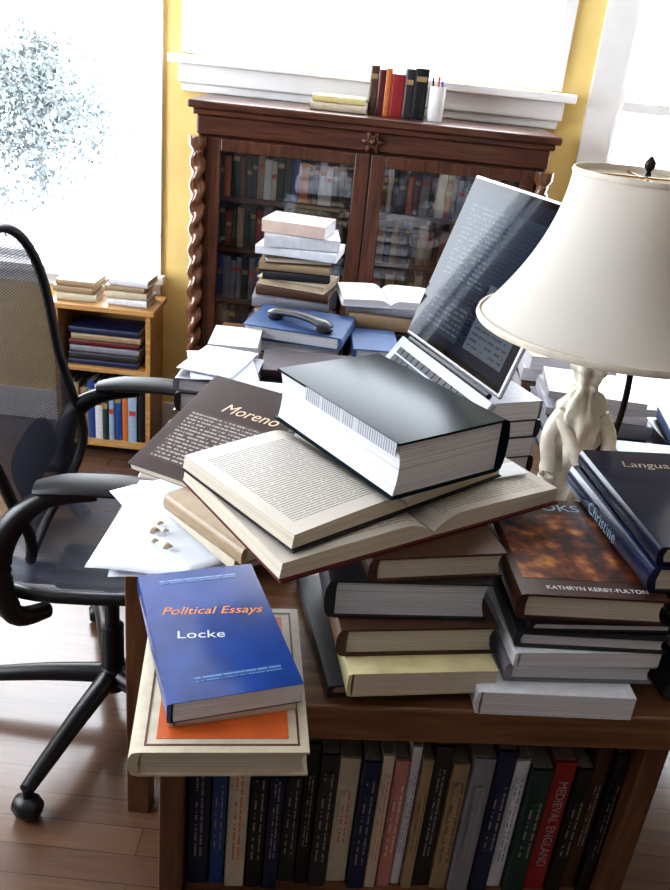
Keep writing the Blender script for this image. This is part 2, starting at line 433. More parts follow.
def rope(px):
    def fn(r, z, a): return r * (1 + .22 * math.cos(2 * (a - z * 42))) if .14 < z < 1.24 else r
    prof = [(.030, .02), (.034, .05), (.030, .1), (.022, .13)] + [(.024, .141 + i * 1.098 / 120) for i in range(121)] + [(.022, 1.245), (.032, 1.26), (.032, 1.288)]
    return lathe('column', prof, COLW, BC, seg=20, loc=(px, -.008, 0), fn=fn)
rope(x0 + .008); rope(x1 - .008)
m, t, p = nt('door_glass')
tr = t.nodes.new('ShaderNodeBsdfTransparent'); gl = t.nodes.new('ShaderNodeBsdfGlossy'); gl.inputs['Roughness'].default_value = .02
fz = t.nodes.new('ShaderNodeFresnel'); fz.inputs[0].default_value = 1.5; ms = t.nodes.new('ShaderNodeMixShader')
t.links.new(math_n(t, 'ADD', fz.outputs[0], .05), ms.inputs[0]); t.links.new(tr.outputs[0], ms.inputs[1]); t.links.new(gl.outputs[0], ms.inputs[2])
t.links.new(ms.outputs[0], t.nodes['Material Output'].inputs[0]); GLASS = m
BRASS = mat('aged_brass', (.35, .22, .08), rough=.35, metal=.9)
def door(dx0, dx1, hx):
    d = boxes('door', [(dx0, dx0 + .05, 0, .022, .14, 1.285), (dx1 - .05, dx1, 0, .022, .14, 1.285), (dx0 + .05, dx1 - .05, 0, .022, 1.245, 1.285), (dx0 + .05, dx1 - .05, 0, .022, .14, .2)], DARKV, BC, bev=.003)
    boxes('glass_pane', [(dx0 + .05, dx1 - .05, .009, .013, .2, 1.245)], GLASS, d)
    lathe('keyhole_plate', [(.001, 0), (.009, .0), (.009, .003), (.004, .006), (.001, .006)], BRASS, d, seg=16, loc=(hx, 0, .75), rot=(math.pi / 2, 0, 0))
door(x0 + .032, .017, .0); door(.021, x1 - .032, .04)
def fo(r, z, a): return r * (1 + .22 * math.cos(6 * a))
lathe('carved_ornament', [(.001, 0), (.034, 0), (.032, .008), (.022, .014), (.012, .012), (.008, .02), (.001, .022)], DARKV, BC, seg=48, loc=(.02, .010, 1.325), rot=(math.pi / 2, 0, 0), fn=fo)
names = ['brown', 'maroon', 'navy', 'tan', 'cream', 'charcoal', 'red', 'dark green', 'blue', 'grey', 'black', 'orange', 'white', 'pale blue', 'green']
weights = [6, 4, 5, 6, 6, 3, 3, 4, 4, 4, 3, 2, 4, 3, 2]
def simple_book(label, x, y, z, t, d, h, cv, group, lean=0):
    V, F_, fm = [], [], []
    def bx(a0, a1, b0, b1, c0, c1, mi):
        n = len(V)
        V.extend([(a0, b0, c0), (a1, b0, c0), (a1, b1, c0), (a0, b1, c0), (a0, b0, c1), (a1, b0, c1), (a1, b1, c1), (a0, b1, c1)])
        for q in ((0, 3, 2, 1), (4, 5, 6, 7), (0, 1, 5, 4), (1, 2, 6, 5), (2, 3, 7, 6), (3, 0, 4, 7)): F_.append([n + i for i in q]); fm.append(mi)
    bx(-t / 2, -t / 2 + .002, .003, d, 0, h, 0); bx(t / 2 - .002, t / 2, .003, d, 0, h, 0)
    n = len(V)
    pts = [(-t / 2, .0032), (-t / 3, .001), (0, 0), (t / 3, .001), (t / 2, .0032)]
    for zz in (0, h):
        for q in pts: V.append((q[0], q[1], zz))
    for i in range(4): F_.append([n + i, n + i + 1, n + 6 + i, n + 5 + i]); fm.append(0)
    F_.append([n + i for i in range(5)]); fm.append(0); F_.append([n + 5 + i for i in range(5)]); fm.append(0)
    F_.append([n, n + 5, n + 9, n + 4]); fm.append(0)
    bx(-t / 2 + .0021, t / 2 - .0021, .0035, d - .004, .003, h - .003, 1)
    if random.random() < .6:
        bz = h * random.uniform(.55, .8); bx(-t / 2.6, t / 2.6, -.0003, .001, bz, bz + h * .1, 2)
    o = mesh_obj('book', V, F_, None, None, mats=[cover(cv), PAGE_UP, DGOLD if cv in ('brown', 'maroon', 'navy', 'charcoal', 'black', 'dark green', 'green', 'blue', 'red') else REDI], fmat=fm, loc=(x, y, z), rot=(0, lean, 0))
    return top(o, label, 'book', group)
def row(xa, xb, y, z, hmin, hmax, dep, group, where, tmin=.016, tmax=.032):
    x = xa
    while True:
        t_ = random.uniform(tmin, tmax)
        if x + t_ > xb: break
        cv = random.choices(names, weights)[0]
        simple_book('%s hardback standing upright %s' % (cv, where), x + t_ / 2, y + random.uniform(0, .012), z + .0005, t_, dep, random.uniform(hmin, hmax), cv, group)
        x += t_ + .0008
for z, hh in ((1.09, .158), (.915, .152), (.725, .168), (.525, .175), (.32, .175)):
    row(x0 + .05, -.03, 3.055, z, hh - .03, hh, .14, 'hardbacks behind the glass doors', 'behind the bookcase glass')
    row(.045, x1 - .05, 3.055, z, hh - .03, hh, .14, 'hardbacks behind the glass doors', 'behind the bookcase glass')
zt = 1.4005
xx = -.01
for cv, t_, h_ in (('brown', .028, .155), ('maroon', .022, .145), ('orange', .020, .15), ('red', .045, .135)):
    simple_book('%s hardback standing on top of the bookcase' % cv, xx + t_ / 2, 3.12, zt, t_, .12, h_, cv, 'books standing on the bookcase'); xx += t_ + .001
for cv, t_, h_ in (('charcoal', .03, .155), ('black', .045, .16)):
    simple_book('%s hardback standing on top of the bookcase' % cv, xx + t_ / 2, 3.12, zt, t_, .12, h_, cv, 'books standing on the bookcase'); xx += t_ + .001
book('cream book lying flat on top of the bookcase', -.11, 3.16, zt, .19, .14, .026, 0, 'cream', PAGE_C, 'F', group='books lying on the bookcase')
book('yellow book lying flat on top of another book', -.11, 3.16, zt + .0266, .18, .13, .022, 1, 'yellow', PAGE_C, 'F', group='books lying on the bookcase')
cup = root('pen_cup', 'white ceramic cup holding pens on the bookcase', 'cup', (xx + .035, 3.14, zt))
lathe('cup_body', [(.001, 0), (.027, 0), (.028, .003), (.030, .11), (.028, .11), (.026, .006), (.001, .006)], mat('white_ceramic', (.8, .8, .8), rough=.2), cup, seg=32)
for i, (a, b, cc) in enumerate(((.008, .004, 'pen_blue'), (-.010, .006, 'pen_dark'), (.0, -.01, 'pen_red'))):
    pr = tube('pen', [(a, b, .008), (a * 1.8, b * 1.8, .128 + .006 * i)], .0035, mat(cc, ((.03, .05, .3), (.02, .02, .02), (.4, .05, .03))[i], rough=.3), None, seg=8, sm=1)
    pr.location = cup.location; top(pr, ('blue pen standing in the white cup', 'black pen standing in the white cup', 'red pen standing in the white cup')[i], 'pen', 'pens in the cup')

# ------------------------------------------------------------------ low side shelf
SS = root('side_bookshelf', 'low light pine bookshelf standing under the window', 'bookshelf', (0, 3.09, 0))
sx0, sx1 = -1.12, -.745
boxes('shelf_top', [(sx0 - .02, sx1 + .015, -.01, .22, .61, .632)], PINE, SS, bev=.004)
boxes('side_panel', [(sx0, sx0 + .02, 0, .21, 0, .609)], PINE, SS, bev=.002); boxes('side_panel', [(sx1 - .02, sx1, 0, .21, 0, .609)], PINE, SS, bev=.002)
boxes('back_panel', [(sx0 + .02, sx1 - .02, .198, .208, .03, .609)], PINE, SS)
for z in (.06, .38): boxes('shelf', [(sx0 + .0205, sx1 - .0205, .004, .197, z - .018, z)], PINE, SS, bev=.002)
row(sx0 + .03, sx1 - .03, 3.12, .06, .2, .25, .15, 'books on the low pine shelf', 'on the low pine bookshelf', .02, .035)
z = .3805
for cv in ('navy', 'charcoal', 'grey', 'maroon', 'tan', 'navy'):
    t_ = random.uniform(.022, .032)
    book('%s book lying flat on the pine bookshelf' % cv, -.93 + random.uniform(-.01, .01), 3.19, z, .27, .15, t_, 0, cv, side='F', group='books lying in the pine shelf'); z += t_ + .0006
for gx, n_, cvs in ((-1.04, 3, ('cream', 'tan', 'tan')), (-.84, 4, ('white', 'cream', 'tan', 'white'))):
    z = .6325
    for cv in cvs:
        t_ = random.uniform(.018, .03)
        book('%s book stacked on top of the pine bookshelf' % cv, gx + random.uniform(-.008, .008), 3.19, z, .15, .14, t_, random.uniform(-4, 4), cv, PAGE_C, 'F', group='books on the pine shelf top'); z += t_ + .0006

# ------------------------------------------------------------------ desk
DK = root('desk', 'long brown wooden desk buried under piles of books', 'desk', (0, 0, 0))
boxes('desk_top', [(-.41, 1.35, 1.36, 2.72, .71, .74)], OAK, DK, bev=.004)
for (lx, ly) in ((-.38, 1.37), (1.28, 1.40), (-.38, 2.64), (1.28, 2.64)): boxes('leg', [(lx, lx + .05, ly, ly + .05, 0, .7095)], OAKV, DK, bev=.003)
boxes('apron', [(-.32, 1.27, 2.65, 2.67, .62, .7095), (-.32, 1.27, 1.39, 1.41, .62, .7095)], OAK, DK)

# ------------------------------------------------------------------ near low bookshelf (yawed)
YAW = math.radians(5.5)
NB_O = Vector((0, .800, 0))
def nb(x, y, z):
    return Vector((x * math.cos(YAW) - y * math.sin(YAW), NB_O.y + x * math.sin(YAW) + y * math.cos(YAW), z))
NB = root('low_bookshelf', 'low brown wooden bookshelf topped by piles of books', 'bookshelf', tuple(NB_O), YAW)
boxes('shelf_top', [(-.20, .60, -.004, .46, .826, .88)], OAK, NB, bev=.004)
boxes('side_panel', [(-.178, -.146, .01, .45, 0, .8255)], OAKV, NB, bev=.002)
boxes('side_panel', [(.447, .479, .01, .45, 0, .8255)], OAKV, NB, bev=.002)
boxes('back_panel', [(-.146, .447, .435, .447, .02, .8255)], OAKV, NB)
for z in (.08, .28, .505): boxes('shelf', [(-.1455, .4465, .012, .434, z - .022, z)], OAK, NB, bev=.002)
spines = [(23, 'navy'), (16, 'blue'), (22, 'cream'), (18, 'black'), (16, 'navy'), (18, 'charcoal'), (14, 'black'), (19, 'charcoal'), (23, 'cream'), (18, 'navy'),
 (13, 'cream'), (16, 'pink'), (11, 'white'), (12, 'tan'), (19, 'charcoal'), (19, 'tan'), (23, 'grey'), (21, 'navy'), (17, 'white'), (23, 'dark green'), (24, 'red'), (18, 'black'), (17, 'brown'), (12, 'black')]
tot = sum(s[0] for s in spines); avail = .588; xx = -.143
for i, (w_, cv) in enumerate(spines):
    t_ = w_ / tot * avail - .0012
    h_ = random.uniform(.235, .275)
    if cv in ('red',): h_ = .25
    rec = random.uniform(.030, .048)
    P_ = nb(xx + t_ / 2, rec, .5055)
    lab = {'cream': 'cream paperback with red spine lettering', 'red': 'red hardback about medieval England', 'pink': 'pink paperback'}.get(cv, cv + ' book') + ' upright on the low shelf'
    b = upright(lab, P_.x, P_.y, P_.z, t_, .15, h_, cv, YAW, 'upright books on the low shelf', soft=True)
    if cv == 'red':
        text(b, 'MEDIEVAL ENGLAND', .0185, (0, -.0012, h_ * .54), (0, 0, -1), (1, 0, 0), mat('dull_silver_ink', (.34, .32, .32), rough=.5), 'spine_lettering', sx=.95)
    else:
        ink = {'cream': (.5, .08, .05), 'white': (.1, .12, .3), 'pink': (.65, .6, .55), 'tan': (.1, .05, .03)}.get(cv, (.30, .28, .24))
        L_ = h_ * random.uniform(.40, .7); hw = t_ * .24
        pm = print_mat('spine_print_' + str(i), COLR[cv], ink, hw * 2 * .98 if i % 2 else hw, 100 if i % 2 else 170, -L_ / 2, L_ / 2, -hw, hw, thr=.46, strength=.75)
        q = mesh_obj('spine_lettering', [(-L_ / 2, -hw, 0), (L_ / 2, -hw, 0), (L_ / 2, hw, 0), (-L_ / 2, hw, 0)], [[0, 1, 2, 3]], pm, b)
        M = Matrix((Vector((0, 0, -1)), Vector((1, 0, 0)), Vector((0, -1, 0)))).transposed().to_4x4(); M.translation = Vector((0, -.0012, h_ * .55)); q.matrix_local = M
    xx += t_ + .0012

# ------------------------------------------------------------------ piles on the near shelf
Z0 = .8805
z = Z0
b1 = book('large cream hardback with orange panel under a blue paperback', -.103, .80, z, .188, .255, .034, 8, 'cream', PAGE_C, 'L')
boxes('cover_panel', [(-.070, .072, -.108, .108, .0341, .0346)], mat('orange_print', (.60, .13, .025), rough=.5), b1)
boxes('cover_rule', [(-.082, .084, -.118, -.1155, .0341, .0345), (-.082, .084, .1155, .118, .0341, .0345), (-.082, -.0795, -.1155, .1155, .0341, .0345), (.0815, .084, -.1155, .1155, .0341, .0345)], mat('dark_rule_ink', (.12, .05, .03), rough=.5), b1)
z += .0352
b2 = book('thin cream paperback beneath the blue paperback', -.118, .825, z, .145, .215, .008, 20, 'cream', PAGE_C, 'L', soft=True); z += .0086
BLU = (.014, .055, .25)
lb = book('blue glossy paperback of political essays on the stack', -.124, .838, z, .155, .246, .027, 21.5, 'blue', PAGE_W, 'L', soft=True,
     cmat=mat('cover_royal_blue', BLU, rough=.25, coat=.3, nscale=14, var=.3))
tz = .0273
text(lb, 'Political Essays', .021, (.004, .030, tz), (1, -.16, 0), (.16, 1, 0), ORANGEI, shear=.3)
text(lb, 'Locke', .020, (-.018, -.014, tz), (1, -.16, 0), (.16, 1, 0), WHITEI, sx=1.2)
pm = print_mat('blue_cover_small_print', BLU, (.25, .45, .7), .006, 300, -.06, .06, -.004, .008, strength=.8, rough=.3)
q = mesh_obj('series_lettering', [(-.05, -.003, 0), (.05, -.003, 0), (.05, .004, 0), (-.05, .004, 0)], [[0, 1, 2, 3]], pm, lb, loc=(0, .100, tz + .0001))
q = mesh_obj('series_lettering', [(-.05, -.003, 0), (.05, -.003, 0), (.05, .006, 0), (-.05, .006, 0)], [[0, 1, 2, 3]], pm, lb, loc=(0.01, -.092, tz + .0001))

z = Z0
cs = 'central pile on the low shelf'
book('dark grey hardback at the bottom of the central pile', .088, .950, z, .195, .235, .018, 14, 'charcoal', PAGE_T, 'L', group=cs); z += .0186
book('pale yellow paperback low in the central pile', .114, .922, z, .188, .22, .034, 11, 'yellow', PAGE_C, 'L', group=cs, soft=True, cmat=mat('cover_pale_yellow', (.64, .58, .34), rough=.45)); z += .0346
book('brown hardback with cream pages in the central pile', .106, .958, z, .197, .23, .040, 11, 'brown', PAGE_C, 'L', group=cs); z += .0406
book('thick dark hardback with white pages in the central pile', .095, .972, z, .20, .225, .054, 8, 'charcoal', PAGE_W, 'L', group=cs); z += .0546
book('tan hardback just under the opened books', .113, .975, z, .170, .215, .034, 15, 'brown', PAGE_C, 'L', group=cs); z += .0346
zt = z
cream_pg = (.60, .56, .50)
P1 = print_mat('open_page_print_lower', cream_pg, (.12, .11, .10), .0052, 330, -.20, -.022, -.115, .115, strength=.6)
P1b = print_mat('open_page_print_lower_facing', cream_pg, (.12, .11, .10), .0052, 330, .022, .20, -.115, .115, strength=.5)
ob1 = open_book('opened red hardback with cream pages across the pile', .058, 1.012, zt, .44, .26, 36, .024, .024, cover('maroon'), PAGE_C, P1, P1b)
zt2 = zt + .0285
P2 = print_mat('open_page_print_upper', (.62, .58, .52), (.08, .08, .08), .0046, 380, -.160, -.020, -.092, .088, strength=.7, thr=.38)
P2b = print_mat('open_page_print_upper_facing', (.62, .58, .52), (.08, .08, .08), .0046, 380, .020, .160, -.092, .088, strength=.6)
ob2 = open_book('opened black hardback with printed pages under a thick book', .018, 1.005, zt2, .36, .235, 43, .021, .024, cover('black'), PAGE_C, P2, P2b)
zt3 = zt2 + .0320
tb = book('very thick hardback with glossy near-black teal jacket atop the pile', .064, 1.042, zt3, .182, .262, .074, 38, 'teal', PAGE_W, 'R', cmat=mat('cover_teal_glossy', (.005, .013, .018), rough=.20, coat=0, nscale=20, spec=.03))
fp = print_mat('jacket_flap_print', (.42, .43, .46), (.10, .10, .12), .0045, 500, -.2, .2, -.2, .2, strength=.7, thr=.40)
boxes('jacket_flap', [(-.0920, -.0913, -.128, .060, .056, .0735)], fp, tb)
o = paper('small white slip of paper on the opened book', .225, 1.055, zt + .0285, .035, .085, -60, PAPER, .002, seedv=4, name='paper_slip')

SH = mat('white_sheet', (.70, .74, .84), rough=.8, nscale=12, var=.03)
for i, (px, py, rr) in enumerate(((-.222, 1.17, 8), (-.21, 1.185, 24), (-.232, 1.16, -2), (-.20, 1.20, 38))):
    paper('loose white sheet of paper hanging over the shelf edge', px, py, Z0 + .0005 + i * .0036, .21, .28, rr, SH, .0022, lambda x, y: -.6 * max(0, -x - .04) ** 2, i, group='loose sheets')
zz = Z0 + .0145
book('cream paperback under the opened books', -.145, 1.15, zz, .13, .195, .028, 42, 'cream', PAGE_C, 'L', soft=True); zz += .029
book('tan hardback sticking out beneath the opened book', -.137, 1.125, zz, .13, .195, .030, 46, 'tan', PAGE_C, 'L')
for i, (px, py, s_) in enumerate(((-.265, 1.125, .009), (-.236, 1.085, .008), (-.258, 1.098, .006), (-.248, 1.13, .005), (-.262, 1.15, .006))):
    o = lathe('crumpled_paper_scrap', [(.0005, 0), (s_ * .8, .001), (s_, s_ * .4), (s_ * .6, s_ * .9), (.0005, s_)], mat('scrap', (.5, .42, .33), rough=.8), None, seg=9, loc=(px, py, Z0 + .0140), fn=lambda r, z, a: r * (1 + .3 * math.sin(3 * a + z * 300)))
    top(o, 'small tan paper scrap lying on the loose sheets', 'scrap', 'paper scraps')

zq, _ = stack(-.13, 1.485, .7405, [('dark book in a pile hidden behind the opened books', 0, 0, .20, .23, .045, 2, 'charcoal'), ('navy book in a pile behind the opened books', .0, .0, .20, .23, .05, -2, 'navy'),
   ('brown book in a pile behind the opened books', 0, 0, .19, .23, .05, 3, 'brown'), ('black book in a pile behind the opened books', 0, .0, .19, .23, .05, 2, 'black'), ('grey book in a pile behind the opened books', 0, .0, .19, .23, .04, 2, 'grey')], 'pile behind the opened books')
BRC = (.032, .013, .011)
BR = mat('cover_dark_brown', BRC, rough=.35, coat=.05, spec=.3)
bc = book('dark brown paperback with pale script title, leaning on books', -.190, 1.30, .988, .20, .265, .012, -24, 'brown', PAGE_C, 'L', soft=True, cmat=BR, tilt=('X', math.radians(17)))
text(bc, 'Moreno', .034, (.022, .055, .0124), (1, .0, 0), (.0, 1, 0), TANI, shear=.3)
pm = print_mat('blurb_print', BRC, (.48, .43, .39), .0085, 230, -.075, .07, -.10, .025, strength=.65, thr=.45, rough=.4)
mesh_obj('cover_print', [(-.078, -.105, .0124), (.075, -.105, .0124), (.075, .028, .0124), (-.078, .028, .0124)], [[0, 1, 2, 3]], pm, bc)

# right pile
z = Z0; rp = 'white-paged pile on the low shelf'
specs = [(.290, .945, .20, .25, .034, 5, 'white', PAGE_W), (.318, .962, .19, .23, .027, 7, 'grey', PAGE_W), (.315, .962, .19, .24, .022, 9, 'white', PAGE_W), (.325, .965, .19, .235, .022, 5, 'charcoal', PAGE_W), (.328, .97, .185, .235, .015, 8, 'black', PAGE_W)]
for (px, py, dx, dy, t_, rr, cv, pg) in specs:
    book('%s-covered volume in the pale-paged book pile' % cv, px, py, z, dx, dy, t_, rr, cv, pg, 'L', group=rp, soft=(cv == 'white')); z += t_ + .0006
m, t, p = nt('cover_gilded_painting'); setp(p, Roughness=.3, Coat_Weight=.3)
tc = t.nodes.new('ShaderNodeTexCoord'); n = t.nodes.new('ShaderNodeTexNoise'); n.inputs['Scale'].default_value = 38; n.inputs['Detail'].default_value = 5
t.links.new(tc.outputs['Object'], n.inputs['Vector']); r = t.nodes.new('ShaderNodeValToRGB')
r.color_ramp.elements[0].position = .38; r.color_ramp.elements[0].color = (.030, .010, .008, 1); r.color_ramp.elements[1].position = .70; r.color_ramp.elements[1].color = (.55, .24, .06, 1)
e_ = r.color_ramp.elements.new(.53); e_.color = (.17, .042, .015, 1)
t.links.new(n.outputs['Fac'], r.inputs[0]); t.links.new(r.outputs[0], p.inputs['Base Color']); PAINT = m
kf = book('dark brown hardback with gilded cover painting atop the pile', .318, .972, z, .182, .24, .036, 5, 'brown', PAGE_C, 'L', cmat=mat('cover_umber', (.05, .018, .012), rough=.3, coat=.2))
boxes('cover_picture', [(-.082, .088, -.085, .075, .0361, .0364)], PAINT, kf)
text(kf, 'KATHRYN KERBY-FULTON', .0108, (.006, -.104, .0363), (1, 0, 0), (0, 1, 0), WHITEI, 'author_lettering', sx=.98)
text(kf, 'BOOKS', .026, (-.005, .095, .0363), (1, 0, 0), (0, 1, 0), PALEI, sx=1.15)
zk = z + .036
z = Z0; i = 0
for cv, t_ in (('charcoal', .03), ('navy', .028), ('cream', .032), ('black', .03), ('charcoal', .034)):
    book('%s hardback in the pile beneath two dark blue books' % cv, .540 + .004 * (i % 2), 1.0 + .006 * (i % 3), z, .19, .24, t_, 5 + i, cv, PAGE_W, 'L', group='dark pile on the low shelf'); z += t_ + .0006; i += 1
zd = max(z, zk) + .001
d1 = book('dark blue hardback resting across two piles', .472, 1.022, zd, .20, .27, .036, 9, 'navy', PAGE_C, 'L', gloss=.5)
text(d1, 'Christine', .024, (-.1075, -.0, .018), (0, -1, 0), (0, 0, 1), PALEI, 'spine_lettering')
d2 = book('glossy black-blue book on top of the dark blue hardback', .476, 1.022, zd + .0366, .198, .265, .026, 8, 'navy', PAGE_C, 'L', cmat=mat('cover_midnight', (.008, .012, .032), rough=.18, coat=.2, spec=.3))
text(d2, 'Language', .026, (-.01, .088, .0263), (1, 0, 0), (0, 1, 0), mat('dim_gold_ink', (.28, .23, .14), rough=.5), shear=.2)

# ------------------------------------------------------------------ desk piles
Zd = .7405
zz, _ = stack(-.165, 2.43, Zd, [('black book at the foot of the tallest desk stack', 0, 0, .26, .2, .045, -2, 'black', {'side': 'F'}), ('dark book low in the tallest desk stack', 0, 0, .25, .2, .04, 3, 'charcoal', {'side': 'F'}), ('blue book low in the tallest desk stack', 0, 0, .24, .19, .045, -3, 'navy', {'side': 'F'}),
  ('tan book low in the tallest desk stack', 0.0, 0, .22, .18, .04, 5, 'tan', {'side': 'F', 'pages': PAGE_T}), ('grey book in the tallest desk stack', -.005, 0, .22, .17, .03, 2, 'grey', {'side': 'F'}),
  ('tan book with cream pages in the tallest stack', .01, 0, .21, .16, .026, -8, 'brown', {'side': 'F', 'pages': PAGE_C}), ('brown book with cream pages in the tallest stack', .01, 0, .20, .15, .022, -14, 'cream', {'side': 'B', 'pages': PAGE_T}),
  ('dark book with tan pages in the tallest stack', -.0, 0, .19, .15, .024, 6, 'charcoal', {'side': 'F', 'pages': PAGE_T}), ('cream book with tan pages in the tallest stack', -.0, 0, .20, .15, .022, 0, 'tan', {'side': 'F', 'pages': PAGE_C}),
  ('brown slim book in the tallest stack', .0, 0, .19, .14, .018, 10, 'brown', {'side': 'B', 'pages': PAGE_C}),
  ('white paperback laid crooked in the tallest stack', .01, 0, .23, .16, .024, -7, 'white', {'side': 'F', 'soft': True}), ('white thick paperback near the top of the stack', .01, 0, .21, .15, .034, 5, 'white', {'side': 'F', 'soft': True}),
  ('cream paperback crowning the tallest desk stack', 0, 0, .18, .14, .036, -10, 'pink', {'side': 'F', 'soft': True, 'pages': PAGE_W, 'cmat': mat('cover_blush', (.55, .42, .36), rough=.5)})], 'tallest desk stack')
DB = {'cmat': mat('cover_dusty_blue', (.05, .10, .24), rough=.5)}
zz, _ = stack(-.125, 2.195, Zd, [('charcoal book at the foot of the blue book pile', 0, 0, .25, .2, .045, -3, 'charcoal', {'side': 'F'}), ('black book under the blue hardback', 0, 0, .24, .2, .04, 4, 'black', {'side': 'F'}), ('cream book under the blue hardback', 0, 0, .24, .2, .035, 0, 'tan', {'side': 'F', 'pages': PAGE_C}),
  ('white-paged book under the blue hardback', 0, 0, .23, .19, .035, -4, 'navy', {'side': 'B'}),
  ('blue cloth hardback with a telephone handset on it', 0, 0, .26, .205, .034, -9, 'pale blue', {'side': 'R', **DB})], 'blue book pile')
hs = root('telephone_handset', 'dark grey curved telephone handset lying on a blue book', 'telephone', (-.125, 2.15, zz + .012), math.radians(-30))
HG = mat('dark_grey_plastic', (.035, .035, .042), rough=.35, coat=.2)
tube('handset_body', [(-.095, 0, .002), (-.06, 0, .010), (0, 0, .015), (.06, 0, .010), (.095, 0, .002)], [.014, .024, .020, .020, .020, .024, .014], HG, hs, seg=16, flat=.5)
lathe('earpiece', [(.001, -.004), (.018, -.004), (.022, 0), (.022, .008), (.014, .012), (.001, .012)], HG, hs, loc=(-.078, 0, -.007)); lathe('mouthpiece', [(.001, -.004), (.018, -.004), (.022, 0), (.022, .008), (.014, .012), (.001, .012)], HG, hs, loc=(.078, 0, -.007))
zz, _ = stack(-.275, 2.035, Zd, [('black paperback in a short desk pile', 0, 0, .12, .16, .03, 3, 'black', {'soft': True, 'side': 'F'}), ('white paperback in a short desk pile', 0, 0, .12, .16, .04, 0, 'white', {'soft': True, 'side': 'F'}), ('grey paperback in a short desk pile', 0, 0, .12, .16, .035, -3, 'grey', {'soft': True, 'side': 'F'}),
  ('cream paperback in a short desk pile', 0, 0, .12, .16, .04, 2, 'cream', {'soft': True, 'side': 'F'}), ('white paperback topping a short desk pile', 0, 0, .12, .16, .035, 2, 'white', {'soft': True, 'side': 'B'})], 'short pale desk pile')
zz, _ = stack(-.085, 1.94, Zd, [('navy book in the low desk pile', 0, 0, .22, .14, .04, 2, 'navy', {'side': 'F'}), ('charcoal book in the low desk pile', 0, 0, .21, .14, .035, 2, 'charcoal', {'side': 'F'}), ('tan book in the low desk pile', 0, 0, .21, .14, .035, -3, 'tan', {'side': 'F'}), ('black book in the low desk pile', 0, 0, .21, .14, .03, -4, 'black', {'side': 'F'}),
  ('dark purple-brown book topping the low desk pile', 0, 0, .22, .145, .024, 3, 'brown', {'side': 'F', 'cmat': mat('cover_plum_brown', (.035, .016, .022), rough=.45, spec=.25)})], 'low desk pile')
zz, _ = stack(-.275, 1.81, Zd, [('black binder under loose papers on the desk', 0, 0, .17, .18, .05, 3, 'black'), ('tan folder under loose papers on the desk', 0, 0, .17, .18, .05, -4, 'tan'), ('charcoal binder under loose papers on the desk', 0, 0, .17, .18, .045, 2, 'charcoal'), ('grey folder under loose papers on the desk', 0, 0, .17, .18, .03, -2, 'grey')], 'binders under papers')
paper('loose white sheet lying on desk binders', -.275, 1.82, zz + .002, .15, .19, 14, SH, .003, seedv=9, group='sheets on the binders')
paper('loose white sheet lying on desk binders', -.285, 1.83, zz + .008, .13, .18, -12, SH, .003, seedv=10, group='sheets on the binders')
zz, _ = stack(.105, 2.40, Zd, [('brown book under the opened white book', 0, 0, .24, .2, .05, 3, 'brown', {'side': 'F'}), ('navy book under the opened white book', 0, 0, .24, .2, .05, -3, 'navy', {'side': 'F'}), ('black book under the opened white book', 0, 0, .23, .2, .05, 1, 'black', {'side': 'F'}), ('tan book under the opened white book', 0, 0, .22, .2, .045, 3, 'tan', {'side': 'F'}), ('grey book under the opened white book', 0, 0, .22, .2, .02, -3, 'grey', {'side': 'F'})], 'pile under the opened white book')
WPG = print_mat('faint_print', (.66, .67, .71), (.4, .4, .42), .006, 200, -.12, .12, -.08, .08, strength=.4)
open_book('opened white-paged book on a desk pile', .10, 2.395, zz, .27, .19, 8, .018, .018, cover('white'), PAGE_W, WPG, WPG)
zz, _ = stack(.075, 2.17, Zd, [('black book beside the laptop', 0, 0, .12, .19, .035, 0, 'black'), ('pale blue book beside the laptop', 0, 0, .12, .19, .03, -4, 'pale blue'), ('charcoal book beside the laptop', 0, 0, .12, .19, .035, 2, 'charcoal'), ('white-paged book beside the laptop', 0, 0, .12, .19, .035, -3, 'grey'), ('blue book beside the laptop', 0, 0, .12, .18, .03, 4, 'blue', dict(DB))], 'short pile by the laptop')
zz, _ = stack(-.02, 1.735, Zd, [('navy book in a pile near the laptop', 0, 0, .14, .20, .04, 0, 'navy'), ('grey book in a pile near the laptop', 0, 0, .14, .20, .04, -3, 'grey'), ('white book in a pile near the laptop', 0, 0, .14, .20, .035, 4, 'white'), ('black book in a pile near the laptop', 0, 0, .14, .20, .035, 4, 'black'), ('navy book in a pile near the laptop', 0, 0, .14, .20, .03, -5, 'navy')], 'pile near the laptop')
zz, _ = stack(.14, 1.455, Zd, [('charcoal book behind the thick hardback', 0, 0, .2, .18, .05, 0, 'charcoal'), ('white book behind the thick hardback', 0, 0, .2, .18, .05, 3, 'white'), ('navy book behind the thick hardback', 0, 0, .19, .18, .05, -3, 'navy')], 'pile behind the thick hardback')
zz, _ = stack(.64, 2.06, Zd, [('navy book under journals', 0, 0, .26, .22, .045, 0, 'navy', {'side': 'F'}), ('grey book under journals', 0, 0, .26, .22, .04, 3, 'grey', {'side': 'F'}), ('white journal in a desk stack', 0, 0, .25, .2, .02, -3, 'white', {'side': 'F', 'soft': True}),
  ('white journal in a desk stack', 0.01, 0, .25, .2, .02, 4, 'white', {'side': 'B', 'soft': True}), ('white journal in a desk stack', 0, 0, .24, .19, .018, -6, 'white', {'side': 'B', 'soft': True})], 'journal stack')
zz, _ = stack(.64, 2.39, Zd, [('brown book in a back desk stack', 0, 0, .26, .2, .05, 0, 'brown', {'side': 'F'}), ('white journal in a back desk stack', 0, 0, .25, .2, .04, -4, 'white', {'side': 'F', 'soft': True}), ('cream journal in a back desk stack', 0, 0, .25, .2, .04, 4, 'cream', {'side': 'B', 'soft': True})], 'back desk stack')
